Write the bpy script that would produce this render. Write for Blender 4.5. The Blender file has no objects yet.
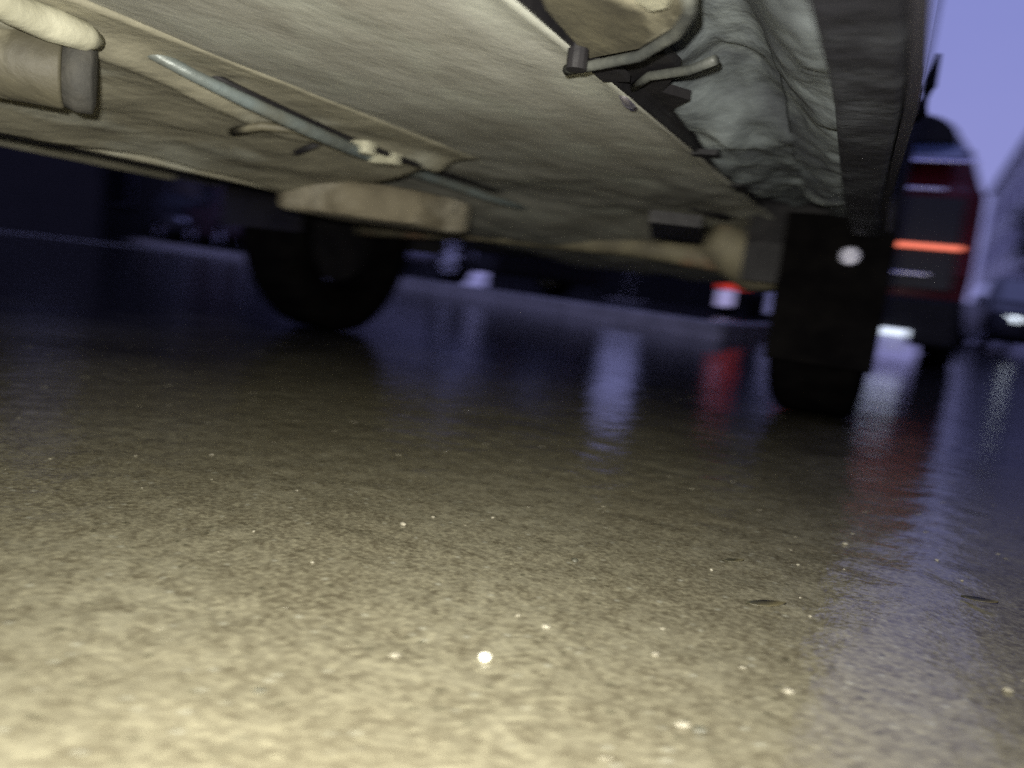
import bpy, bmesh, math, random
from mathutils import Vector, Matrix, noise
random.seed(7)
R = math.radians
sc = bpy.context.scene
COL = sc.collection

# ------------------------------------------------------------------ camera, sky, light, exposure
F_PX = 769.0
YAW, PITCH, ROLL = R(26.0), R(-7.7), R(7.0)
CAM = Vector((0, 0, 0.25))
fwd = Vector((-math.sin(YAW) * math.cos(PITCH), math.cos(YAW) * math.cos(PITCH), math.sin(PITCH)))
rgt0 = Vector((math.cos(YAW), math.sin(YAW), 0))
up0 = rgt0.cross(fwd)
up = up0 * math.cos(ROLL) + rgt0 * math.sin(-ROLL)      # the phone is tipped anticlockwise
rgt = fwd.cross(up)
cd = bpy.data.cameras.new('camera'); cam = bpy.data.objects.new('camera', cd); COL.objects.link(cam)
cam.matrix_world = Matrix(((rgt.x, up.x, -fwd.x, CAM.x), (rgt.y, up.y, -fwd.y, CAM.y), (rgt.z, up.z, -fwd.z, CAM.z), (0, 0, 0, 1)))
cd.sensor_width = 36; cd.lens = F_PX / 1024 * 36
cd.clip_start = 0.01; cd.clip_end = 1500
cd.dof.use_dof = True; cd.dof.focus_distance = 0.72; cd.dof.aperture_fstop = 3.2
cd.dof.aperture_ratio = 0.42
sc.camera = cam

w = bpy.data.worlds.new('World'); sc.world = w; w.use_nodes = True
nt = w.node_tree; bg = nt.nodes['Background']
sky = nt.nodes.new('ShaderNodeTexSky'); sky.sky_type = 'NISHITA'; sky.sun_disc = False
sky.sun_elevation = R(2.0); sky.sun_rotation = R(200); sky.air_density = 1.0; sky.dust_density = 0.3
hv = nt.nodes.new('ShaderNodeMix'); hv.data_type = 'RGBA'; hv.blend_type = 'MIX'
hv.inputs[0].default_value = 0.93                      # thick dusk cloud over the clear sky
nt.links.new(sky.outputs[0], hv.inputs[6]); hv.inputs[7].default_value = (2.7, 2.85, 6.7, 1)
wc = nt.nodes.new('ShaderNodeTexCoord'); wn = nt.nodes.new('ShaderNodeTexNoise'); wn.inputs['Scale'].default_value = 2.2; wn.inputs['Detail'].default_value = 6
wm = nt.nodes.new('ShaderNodeMapping'); wm.inputs['Scale'].default_value = (1, 1, 3.5)
nt.links.new(wc.outputs['Generated'], wm.inputs[0]); nt.links.new(wm.outputs[0], wn.inputs[0])
wx = nt.nodes.new('ShaderNodeMix'); wx.data_type = 'RGBA'; nt.links.new(wn.outputs[0], wx.inputs[0])
wx.inputs[6].default_value = (1.7, 2.05, 5.7, 1); wx.inputs[7].default_value = (3.1, 3.25, 7.1, 1); ws = nt.nodes.new('ShaderNodeSeparateXYZ'); nt.links.new(wc.outputs['Generated'], ws.inputs[0])
wr = nt.nodes.new('ShaderNodeMapRange'); nt.links.new(ws.outputs['Z'], wr.inputs[0]); wr.inputs[1].default_value = .02; wr.inputs[2].default_value = .42
wg = nt.nodes.new('ShaderNodeMix'); wg.data_type = 'RGBA'; nt.links.new(wr.outputs[0], wg.inputs[0])
wg.inputs[6].default_value = (2.9, 2.95, 6.6, 1); nt.links.new(wx.outputs[2], wg.inputs[7]); nt.links.new(wg.outputs[2], hv.inputs[7])
nt.links.new(hv.outputs[2], bg.inputs[0]); bg.inputs[1].default_value = 0.1
sl = bpy.data.lights.new('sun', 'SUN'); sl.energy = 0.05; sl.angle = R(15); sl.color = (1, .8, .7)
so = bpy.data.objects.new('sun', sl); COL.objects.link(so); so.rotation_euler = (R(86), 0, R(20))
# the phone's own flash, a small lamp beside the lens
fl = bpy.data.lights.new('phone_flash', 'SPOT'); fl.energy = 86; fl.color = (1.0, 0.965, 0.87)
fl.spot_size = R(136); fl.spot_blend = 1.0; fl.shadow_soft_size = 0.006
fo = bpy.data.objects.new('phone_flash', fl); COL.objects.link(fo)
fpos = CAM + up * 0.022 - rgt * 0.02 - fwd * 0.02
fdir = (fwd - rgt * 0.16 - up * 0.12).normalized()
fo.location = fpos; fo.rotation_euler = fdir.to_track_quat('-Z', 'Y').to_euler()
sc.view_settings.view_transform = 'Standard'; sc.view_settings.look = 'None'
sc.view_settings.exposure = 0; sc.view_settings.gamma = 1
sc.cycles.use_denoising = False
sc.cycles.max_bounces = 6; sc.cycles.caustics_reflective = False; sc.cycles.caustics_refractive = False

# ------------------------------------------------------------------ helpers
def ray(px, py):
    return (fwd + rgt * ((px - 512) / F_PX) - up * ((py - 384) / F_PX)).normalized()
def at_z(px, py, z):
    d = ray(px, py); t = (z - CAM.z) / d.z
    return CAM + d * t
def at_d(px, py, dist):                       # point at a forward distance
    d = ray(px, py); return CAM + d * (dist / d.dot(Vector((-math.sin(YAW), math.cos(YAW), 0))))
def tag(o, label=None, cat=None, group=None, kind=None):
    if label: o['label'] = label
    if cat: o['category'] = cat
    if group: o['group'] = group
    if kind: o['kind'] = kind
    return o
def empty(name, loc=(0, 0, 0), rz=0):
    o = bpy.data.objects.new(name, None); COL.objects.link(o); o.location = loc; o.rotation_euler = (0, 0, rz); return o
def obj(name, bm, mat, parent=None, smooth=False, bevel=0, subsurf=0):
    me = bpy.data.meshes.new(name); bmesh.ops.recalc_face_normals(bm, faces=bm.faces)
    bm.to_mesh(me); bm.free(); me.materials.append(mat)
    if smooth:
        for p in me.polygons: p.use_smooth = True
    o = bpy.data.objects.new(name, me); COL.objects.link(o)
    if parent: o.parent = parent
    if bevel:
        m = o.modifiers.new('b', 'BEVEL'); m.width = bevel; m.segments = 2; m.limit_method = 'ANGLE'
    if subsurf:
        m = o.modifiers.new('s', 'SUBSURF'); m.levels = m.render_levels = subsurf
    return o
def B(): return bmesh.new()
def box(bm, x0, x1, y0, y1, z0, z1):
    v = [bm.verts.new((x, y, z)) for x in (x0, x1) for y in (y0, y1) for z in (z0, z1)]
    for f in ((0, 1, 3, 2), (4, 6, 7, 5), (0, 4, 5, 1), (2, 3, 7, 6), (0, 2, 6, 4), (1, 5, 7, 3)):
        bm.faces.new([v[i] for i in f])
def prism(bm, pts, z0, z1):                   # pts: xy outline
    a = [bm.verts.new((p[0], p[1], z0)) for p in pts]; b = [bm.verts.new((p[0], p[1], z1)) for p in pts]
    bm.faces.new(a); bm.faces.new(b[::-1]); n = len(pts)
    for i in range(n): bm.faces.new((a[i], a[(i + 1) % n], b[(i + 1) % n], b[i]))
def prism_x(bm, pts, x0, x1):                 # pts: yz outline
    a = [bm.verts.new((x0, p[0], p[1])) for p in pts]; b = [bm.verts.new((x1, p[0], p[1])) for p in pts]
    bm.faces.new(a); bm.faces.new(b[::-1]); n = len(pts)
    for i in range(n): bm.faces.new((a[i], a[(i + 1) % n], b[(i + 1) % n], b[i]))
def lathe_x(bm, prof, n=40, c=(0, 0, 0), closed=False):     # prof: (x, r) around the x axis
    rings = []
    for x, r in prof:
        rings.append([bm.verts.new((c[0] + x, c[1] + r * math.cos(2 * math.pi * k / n), c[2] + r * math.sin(2 * math.pi * k / n))) for k in range(n)])
    for i in range(len(rings) - 1 + (1 if closed else 0)):
        r0, r1 = rings[i], rings[(i + 1) % len(rings)]
        for k in range(n): bm.faces.new((r0[k], r0[(k + 1) % n], r1[(k + 1) % n], r1[k]))
    if not closed:
        bm.faces.new(rings[0]); bm.faces.new(rings[-1][::-1])
def tube(bm, pts, r, n=12):
    pts = [Vector(p) for p in pts]; rings = []
    for i, p in enumerate(pts):
        t = (pts[min(i + 1, len(pts) - 1)] - pts[max(i - 1, 0)]).normalized()
        a = t.cross(Vector((0, 0, 1))) if abs(t.z) < .9 else t.cross(Vector((1, 0, 0)))
        a.normalize(); b = t.cross(a); rr = r[i] if isinstance(r, (list, tuple)) else r
        rings.append([bm.verts.new(p + a * rr * math.cos(2 * math.pi * k / n) + b * rr * math.sin(2 * math.pi * k / n)) for k in range(n)])
    for i in range(len(rings) - 1):
        for k in range(n): bm.faces.new((rings[i][k], rings[i][(k + 1) % n], rings[i + 1][(k + 1) % n], rings[i + 1][k]))
    bm.faces.new(rings[0]); bm.faces.new(rings[-1][::-1])

# ------------------------------------------------------------------ materials
def mat(name, col, rough=.6, metal=0, col2=None, scale=20, detail=6, bump=0, bscale=60, stretch=(1, 1, 1), coat=0,
        lo=.35, hi=.65, emit=None, estr=0, spec=.5, col3=None, s3=4, lo3=.5, hi3=.62):
    m = bpy.data.materials.new(name); m.use_nodes = True; t = m.node_tree; N = t.nodes; L = t.links
    p = N['Principled BSDF']; p.inputs['Base Color'].default_value = (*col, 1); p.inputs['Roughness'].default_value = rough
    p.inputs['Metallic'].default_value = metal; p.inputs['Specular IOR Level'].default_value = spec
    if coat: p.inputs['Coat Weight'].default_value = coat; p.inputs['Coat Roughness'].default_value = .05
    tc = N.new('ShaderNodeTexCoord'); mp = N.new('ShaderNodeMapping'); mp.inputs['Scale'].default_value = stretch
    L.new(tc.outputs['Object'], mp.inputs[0])
    if col2:
        n = N.new('ShaderNodeTexNoise'); n.inputs['Scale'].default_value = scale; n.inputs['Detail'].default_value = detail
        L.new(mp.outputs[0], n.inputs[0]); r = N.new('ShaderNodeMapRange'); L.new(n.outputs[0], r.inputs[0])
        r.inputs[1].default_value = lo; r.inputs[2].default_value = hi
        x = N.new('ShaderNodeMix'); x.data_type = 'RGBA'; L.new(r.outputs[0], x.inputs[0])
        x.inputs[6].default_value = (*col, 1); x.inputs[7].default_value = (*col2, 1); out = x.outputs[2]
        if col3:
            n3 = N.new('ShaderNodeTexNoise'); n3.inputs['Scale'].default_value = s3; n3.inputs['Detail'].default_value = 8
            L.new(mp.outputs[0], n3.inputs[0]); r3 = N.new('ShaderNodeMapRange'); L.new(n3.outputs[0], r3.inputs[0])
            r3.inputs[1].default_value = lo3; r3.inputs[2].default_value = hi3
            y = N.new('ShaderNodeMix'); y.data_type = 'RGBA'; L.new(r3.outputs[0], y.inputs[0]); L.new(out, y.inputs[6])
            y.inputs[7].default_value = (*col3, 1); out = y.outputs[2]
        L.new(out, p.inputs['Base Color'])
    if bump:
        n = N.new('ShaderNodeTexNoise'); n.inputs['Scale'].default_value = bscale; n.inputs['Detail'].default_value = 5
        L.new(mp.outputs[0], n.inputs[0]); b = N.new('ShaderNodeBump'); b.inputs['Distance'].default_value = bump
        L.new(n.outputs[0], b.inputs['Height']); L.new(b.outputs[0], p.inputs['Normal'])
    if emit: p.inputs['Emission Color'].default_value = (*emit, 1); p.inputs['Emission Strength'].default_value = estr
    return m

def ground_mat(name, c1, c2, c3, wet=1.0):
    m = bpy.data.materials.new(name); m.use_nodes = True; t = m.node_tree; N = t.nodes; L = t.links
    p = N['Principled BSDF']; tc = N.new('ShaderNodeTexCoord')
    def nz(s, d, rg=.5):
        n = N.new('ShaderNodeTexNoise'); n.inputs['Scale'].default_value = s; n.inputs['Detail'].default_value = d
        n.inputs['Roughness'].default_value = rg; L.new(tc.outputs['Object'], n.inputs[0]); return n.outputs[0]
    def rng(s, a, b, c=0, d=1):
        r = N.new('ShaderNodeMapRange'); L.new(s, r.inputs[0])
        for i, v in enumerate((a, b, c, d)): r.inputs[i + 1].default_value = v
        return r.outputs[0]
    def mixc(f, a, b):
        x = N.new('ShaderNodeMix'); x.data_type = 'RGBA'; L.new(f, x.inputs[0])
        for k, v in ((6, a), (7, b)):
            if isinstance(v, tuple): x.inputs[k].default_value = (*v, 1)
            else: L.new(v, x.inputs[k])
        return x.outputs[2]
    big = rng(nz(5, 6, .6), .38, .64); mid = rng(nz(46, 7, .7), .40, .62); fine = rng(nz(160, 4, .65), .42, .85)
    c = mixc(big, c1, c2); c = mixc(mid, c, c3)
    grit = mixc(fine, c, (min(1, c2[0] * 1.45), min(1, c2[1] * 1.45), min(1, c2[2] * 1.4)))
    v = N.new('ShaderNodeTexVoronoi'); v.inputs['Scale'].default_value = 95; v.inputs['Randomness'].default_value = 1
    L.new(tc.outputs['Object'], v.inputs[0])
    rock = rng(v.outputs['Distance'], .0, .34, 1, 0)                      # embedded aggregate
    sel = N.new('ShaderNodeSeparateColor'); L.new(v.outputs['Color'], sel.inputs[0]); pick = rng(sel.outputs[0], .66, .74)
    ml = N.new('ShaderNodeMath'); ml.operation = 'MULTIPLY'; L.new(rock, ml.inputs[0]); L.new(pick, ml.inputs[1])
    dark = rng(sel.outputs[1], .5, .55)
    rc = mixc(dark, (.26, .255, .2), (.05, .047, .03))
    c = mixc(ml.outputs[0], grit, rc)
    if wet < 1.01 and name.startswith('wet_dirty'):       # gritty ground by the parked van; dimness beyond is painted into the colour
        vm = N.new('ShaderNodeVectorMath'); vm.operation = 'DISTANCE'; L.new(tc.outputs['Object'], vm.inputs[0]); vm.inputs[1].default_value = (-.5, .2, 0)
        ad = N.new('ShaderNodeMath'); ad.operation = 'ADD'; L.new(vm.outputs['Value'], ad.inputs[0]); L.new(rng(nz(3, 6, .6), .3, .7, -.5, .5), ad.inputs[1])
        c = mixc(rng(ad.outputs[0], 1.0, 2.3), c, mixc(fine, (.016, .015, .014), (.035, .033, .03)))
    L.new(c, p.inputs['Base Color']); p.inputs['Roughness'].default_value = .8; p.inputs['Specular IOR Level'].default_value = 0
    b = N.new('ShaderNodeBump'); b.inputs['Distance'].default_value = .00045
    h1 = N.new('ShaderNodeMath'); h1.operation = 'ADD'; L.new(nz(190, 4, .6), h1.inputs[0])
    h2 = N.new('ShaderNodeMath'); h2.operation = 'MULTIPLY'; L.new(rock, h2.inputs[0]); h2.inputs[1].default_value = .25
    L.new(h2.outputs[0], h1.inputs[1]); L.new(h1.outputs[0], b.inputs['Height']); L.new(b.outputs[0], p.inputs['Normal'])
    # thin film of rain water
    cb = N.new('ShaderNodeBump'); cb.inputs['Distance'].default_value = .00055
    L.new(nz(95, 3, .6), cb.inputs['Height']); L.new(cb.outputs[0], p.inputs['Coat Normal'])
    p.inputs['Coat IOR'].default_value = 1.5; p.inputs['Coat Roughness'].default_value = .095
    pud = rng(nz(1.3, 4, .5), .35, .6, .85, 1.0); mm = N.new('ShaderNodeMath'); mm.operation = 'MULTIPLY'
    L.new(pud, mm.inputs[0]); mm.inputs[1].default_value = wet; L.new(mm.outputs[0], p.inputs['Coat Weight'])
    return m

M = {}
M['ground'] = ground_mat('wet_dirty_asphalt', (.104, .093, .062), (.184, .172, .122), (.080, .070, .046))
M['pave'] = ground_mat('wet_pavement', (.03, .028, .028), (.055, .05, .05), (.035, .03, .03))
M['kerb'] = mat('pale_kerb_stone', (.34, .32, .31), .5, col2=(.2, .19, .18), scale=6, bump=.004, bscale=30)
M['paint'] = mat('worn_line_paint', (.8, .8, .8), .5, col2=(.35, .34, .33), scale=9, lo=.5, hi=.7)
M['floorp'] = mat('dusty_underseal', (.33, .33, .29), .6, col2=(.23, .225, .19), scale=6, detail=10, stretch=(1.3, .8, 1),
                  col3=(.35, .36, .31), s3=7, lo3=.52, hi3=.72, bump=.002, bscale=30)
M['rust'] = mat('tan_dirt_metal', (.24, .215, .14), .7, col2=(.13, .115, .08), scale=9, stretch=(2, .7, 1), col3=(.30, .165, .10), s3=5, lo3=.57, hi3=.68, bump=.006, bscale=22)
M['sill'] = mat('muddy_sill_metal', (.265, .25, .185), .6, col2=(.165, .155, .115), scale=8, stretch=(1.4, .8, 1), col3=(.34, .34, .28), s3=7, lo3=.53, hi3=.68, bump=.004, bscale=30)
M['liner'] = mat('blue_grey_mud_plastic', (.15, .17, .175), .55, col2=(.06, .066, .074), scale=9, detail=12, stretch=(1.3, 1.0, 1),
                 col3=(.26, .29, .29), s3=6, lo3=.53, hi3=.68, bump=.006, bscale=22)
M['black'] = mat('black_plastic', (.006, .0055, .007), .6, col2=(.014, .013, .014), spec=.25, scale=14, bump=.003, bscale=30)
M['rubber'] = mat('tyre_rubber', (.003, .0027, .003), .9, col2=(.006, .0055, .0055), scale=20, spec=0)
M['pipe'] = mat('grey_blue_steel_pipe', (.15, .18, .18), .45, .2, col2=(.13, .135, .115), scale=18, lo=.4, hi=.7, bump=.002)
M['pale'] = mat('pale_bare_metal', (.48, .47, .36), .45, .1, col2=(.3, .29, .21), scale=14, bump=.002)
M['pocket'] = mat('brown_dust_steel', (.11, .10, .065), .65, col2=(.05, .045, .03), scale=9, stretch=(2, .8, 1), col3=(.3, .28, .2), s3=7, bump=.005, bscale=20)
M['bush'] = mat('dusty_dark_rubber', (.07, .066, .055), .8, col2=(.035, .034, .03), scale=25, bump=.003)
M['brown'] = mat('brown_mud_metal', (.14, .12, .085), .8, col2=(.085, .07, .048), scale=11, col3=(.19, .155, .105), s3=9, lo3=.5, hi3=.66, bump=.008, bscale=16)
M['sillblack'] = mat('dusty_black_underseal', (.014, .014, .018), .6, col2=(.06, .064, .074), scale=12, detail=9, lo=.45, hi=.75, spec=.3, bump=.006, bscale=30)
M['rimdark'] = mat('grimy_dark_steel', (.035, .038, .036), .6, col2=(.075, .078, .068), scale=30, bump=.002)
M['sillmud'] = mat('caked_mud', (.17, .148, .10), .85, col2=(.10, .085, .055), scale=14, detail=9, col3=(.24, .22, .17), s3=12, lo3=.5, hi3=.66, bump=.02, bscale=25)
M['brightrim'] = mat('bright_alloy', (.92, .9, .95), .5, col2=(.85, .83, .88), scale=10, spec=.8)
M['rim'] = mat('alloy_metal', (.75, .72, .85), .35, .2, col2=(.45, .43, .5), scale=10)
M['vanpaint'] = mat('grey_van_paint', (.05, .048, .058), .3, .1, col2=(.04, .038, .045), scale=4, coat=1)
M['glass'] = mat('dark_car_glass', (.02, .022, .03), .06, col2=(.03, .033, .04), scale=2, spec=.9, coat=1)
M['glass_sky'] = mat('sky_tinted_rear_glass', (.13, .17, .28), .12, col2=(.06, .08, .14), scale=6, spec=.9, coat=1)  # sky in the window is put into its grey-blue colour
M['redpaint'] = mat('dark_red_paint', (.13, .009, .012), .4, col2=(.10, .008, .010), scale=3, spec=.35)
M['darkpaint'] = mat('black_car_paint', (.012, .012, .016), .4, col2=(.018, .017, .02), scale=3, spec=.35)
M['bluepaint'] = mat('dark_blue_car_paint', (.014, .014, .035), .4, col2=(.02, .02, .04), scale=3, spec=.35)
M['winepaint'] = mat('wine_car_paint', (.03, .008, .014), .4, col2=(.02, .006, .01), scale=3, spec=.35)
M['whitepaint'] = mat('pale_car_paint', (.30, .29, .34), .35, col2=(.26, .25, .3), scale=3, coat=1)
M['chrome'] = mat('chrome_trim', (.75, .72, .85), .4, 1.0, col2=(.65, .62, .75), scale=20)
M['brake'] = mat('lit_brake_lamp', (.3, .02, .01), .3, emit=(1, .22, .13), estr=1.05)
M['redlens'] = mat('glowing_red_tail_lens', (.5, .02, .01), .3, emit=(1, .06, .02), estr=.4)
M['dullred'] = mat('unlit_red_lens', (.2, .01, .01), .25, coat=1)
M['lamp'] = mat('lit_white_lamp', (.8, .8, .8), .3, emit=(.75, .85, 1), estr=1.1)
M['farlamp'] = mat('lit_far_headlamp', (.8, .8, .8), .3, emit=(.8, .9, 1), estr=2.5)
M['plate_glow'] = mat('glowing_number_plate', (.6, .6, .75), .4, emit=(.45, .45, .85), estr=.25)  # plate's own glow stands in for flash return and plate-lamp light
M['lens'] = mat('clear_lens', (.6, .6, .75), .15, spec=.9, coat=1)
M['glow_lens'] = mat('added_glow_lens', (.5, .5, .65), .3, emit=(.55, .5, .85), estr=.6)  # glow added to car lenses to make faint pale spots
M['white_refl'] = mat('white_reflection_wall', (.78, .76, .76), .85, col2=(.7, .68, .68), scale=2)  # made white to brighten the added house's reflection
M['facade'] = mat('pale_render_wall', (.52, .49, .53), .85, col2=(.42, .39, .43), scale=1.5, bump=.02, bscale=6)
M['facade_dark'] = mat('dark_brick_wall', (.014, .012, .013), .9, col2=(.009, .008, .009), scale=2, bump=.02, bscale=8)
M['roof'] = mat('dark_roof_tile', (.06, .045, .05), .8, col2=(.04, .03, .035), scale=3)
M['pane'] = mat('dark_window_pane', (.01, .01, .012), .15, col2=(.015, .015, .018), scale=2, spec=.3)
M['winframe'] = mat('grey_window_frame', (.12, .115, .13), .6, col2=(.09, .085, .1), scale=5)
M['bark'] = mat('wet_tree_bark', (.03, .025, .022), .9, col2=(.05, .04, .03), scale=8, bump=.01)
M['leafm'] = mat('dark_foliage', (.02, .028, .018), .8, col2=(.04, .05, .03), scale=3)
M['white_stone'] = mat('white_pebble', (.85, .83, .7), .4, col2=(.7, .68, .55), scale=60)
M['tan_stone'] = mat('tan_pebble', (.25, .235, .18), .6, col2=(.18, .165, .12), scale=80)
M['dark_stone'] = mat('dark_pebble', (.05, .05, .035), .5, col2=(.09, .085, .06), scale=80)
M['leaf'] = mat('wet_dead_leaf', (.035, .035, .022), .5, col2=(.07, .06, .03), scale=60)

# ------------------------------------------------------------------ the setting: ground, kerb, pavement
def cam_xy(xc, zc):                           # metres right of and ahead of the camera
    return Vector((math.cos(YAW) * xc - math.sin(YAW) * zc, math.sin(YAW) * xc + math.cos(YAW) * zc, 0))
def coords():
    c = []; x = -1.9
    while x < 1.9: c.append(x); x += .011
    step = .02; x = 1.9
    pos = []
    while x < 500: pos.append(x); x += step; step *= 1.16
    return [-p for p in pos[::-1]] + c + pos
cx = coords(); nC = len(cx)
def gz(x, y):
    d = math.hypot(x, y)
    if d > 4: return 0.0
    k = max(0, 1 - d / 4)
    return k * (.0008 * noise.noise((x * 22, y * 22, 0)) + .0011 * noise.noise((x * 45, y * 45, 3)) + .002 * noise.noise((x * 3, y * 3, 9)))
vs = []
for y in cx:
    for x in cx:
        # grid rides a little ahead of the camera
        vs.append((x - .4, y + .9, gz(x, y)))
fs = [(j * nC + i, j * nC + i + 1, (j + 1) * nC + i + 1, (j + 1) * nC + i) for j in range(nC - 1) for i in range(nC - 1)]
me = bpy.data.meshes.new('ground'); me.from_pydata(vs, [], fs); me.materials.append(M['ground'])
for p in me.polygons: p.use_smooth = True
g = bpy.data.objects.new('ground', me); COL.objects.link(g); tag(g, kind='structure')

K = cam_xy(1.40, 5.35)                        # kerb corner
kd = (cam_xy(-.65, 8.0) - cam_xy(1.27, 5.5)).normalized()     # kerb runs away to the left
kn = Vector((kd.y, -kd.x, 0)); kn = -kn if kn.dot(Vector((0, 1, 0))) < 0 else kn
farL = K + kd * 120
pv = B(); prism(pv, [K + kn * .14 + Vector((.12, 0, 0)) * -1, farL + kn * .14, farL + kn * 60, Vector((K.x - .16, K.y + 90, 0))], -.05, .116)
tag(obj('pavement', pv, M['pave']), kind='structure')
kb = B()
prism(kb, [K, farL, farL + kn * .14, K + kn * .14 + Vector((-.06, 0, 0))], -.05, .13)
tag(obj('kerb', kb, M['kerb'], bevel=.015), kind='structure')
kb = B(); prism(kb, [K + Vector((.004, .05, 0)), Vector((K.x, K.y + 90, 0)), Vector((K.x - .15, K.y + 90, 0)), K + Vector((-.15, .12, 0))], -.05, .126)
tag(obj('kerb', kb, M['kerb'], bevel=.015), kind='structure')
ln = B(); a = at_z(-60, 224, .004); b_ = at_z(285, 264, .004); t = (b_ - a).normalized(); n_ = Vector((-t.y, t.x, 0)) * .16
prism(ln, [a, b_, b_ + n_, a + n_], .001, .006)
tag(obj('road_line', ln, M['paint']), kind='structure')

# ------------------------------------------------------------------ wheels and cars
def wheel(parent, x, y, z, r, wd, side, spokes=7, tmat='rubber', rmat='rim', name='wheel', lod=32):
    """side=+1: outer face towards +x"""
    root = empty(name, (x, y, z)); root.parent = parent
    bm = B(); h = wd / 2; s = side
    prof = [(-h, r * .66), (-h * 1.02, r * .80), (-h * .96, r * .93), (-h * .78, r * .99), (-h * .4, r), (h * .4, r), (h * .78, r * .99), (h * .96, r * .93), (h * 1.02, r * .80), (h, r * .66), (h * .7, r * .62), (-h * .7, r * .62)]
    lathe_x(bm, prof, lod, closed=True)
    # grooved tread
    obj('tyre', bm, M[tmat], root, smooth=True)
    bm = B()
    lathe_x(bm, [(-h * .8 * s, r * .60), (-h * .8 * s, r * .64), (h * .86 * s, r * .655), (h * .86 * s, r * .60), (h * .5 * s, r * .57), (-h * .5 * s, r * .57)], lod, closed=True)
    lathe_x(bm, [(h * .35 * s, r * .12), (h * .8 * s, r * .12), (h * .85 * s, r * .08)], 16)
    for k in range(spokes):
        a = 2 * math.pi * k / spokes; c, sn = math.cos(a), math.sin(a); q = []
        for rr, ww in ((r * .1, r * .07), (r * .62, r * .05)):
            for sg in (-1, 1):
                for xx in (h * .5 * s, h * .78 * s):
                    q.append(bm.verts.new((xx, rr * c - sg * ww * sn, rr * sn + sg * ww * c)))
        for f in ((0, 1, 3, 2), (4, 6, 7, 5), (0, 4, 5, 1), (2, 3, 7, 6), (1, 5, 7, 3), (0, 2, 6, 4)): bm.faces.new([q[i] for i in f])
    obj('rim', bm, M[rmat], root)
    bm = B(); lathe_x(bm, [(-h * .3 * s, r * .5), (-h * .15 * s, r * .5)], 24); obj('brake_disc', bm, M['black'], root)
    return root

def loft_body(root, st, mt, name='body'):
    """st: (y, z_bottom, z_belt, z_top, half_low, half_belt, half_top)"""
    bm = B(); rings = []
    for y, zb, zl, zt, wl, wb, wt in st:
        half = [(wl * .9, zb), (wl, zb + .08), (wb, (zb + zl) * .5), (wb * .985, zl), (wt + (wb - wt) * .15, zl + (zt - zl) * .8), (wt * .9, zt - (zt - zl) * .03), (wt * .45, zt)]
        ring = [(x, y, z) for x, z in half] + [(-x, y, z) for x, z in half[::-1]]
        rings.append([bm.verts.new(p) for p in ring])
    n = len(rings[0])
    for a, b in zip(rings, rings[1:]):
        for k in range(n): bm.faces.new((a[k], a[(k + 1) % n], b[(k + 1) % n], b[k]))
    bm.faces.new(rings[0]); bm.faces.new(rings[-1][::-1])
    return obj(name, bm, mt, root, smooth=True, bevel=.03)

def side_glass(root, ys, st_belt, st_top, wb, wt, mt):
    for s in (-1, 1):
        for y0, y1, y0t, y1t in ys:
            bm = B(); zl, zt = st_belt + .03, st_top - .12
            xb, xt = wb * .985 * s, (wt + (wb - wt) * .2) * s
            pts = [(xb, y0, zl), (xb, y1, zl), (xt, y1t, zt), (xt, y0t, zt)]
            a = [bm.verts.new((x + .012 * s, y, z)) for x, y, z in pts]; b = [bm.verts.new((x - .02 * s, y, z)) for x, y, z in pts]
            bm.faces.new(a); bm.faces.new(b[::-1])
            for i in range(4): bm.faces.new((a[i], a[(i + 1) % 4], b[(i + 1) % 4], b[i]))
            obj('window', bm, mt, root)

def quadbox(root, name, mt, pts, dy):          # pts: xyz quad facing +-y, thickness dy
    bm = B(); a = [bm.verts.new(p) for p in pts]; b = [bm.verts.new((p[0], p[1] + dy, p[2])) for p in pts]
    bm.faces.new(a); bm.faces.new(b[::-1]); n = len(pts)
    for i in range(n): bm.faces.new((a[i], a[(i + 1) % n], b[(i + 1) % n], b[i]))
    return obj(name, bm, mt, root, bevel=.004)

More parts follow.
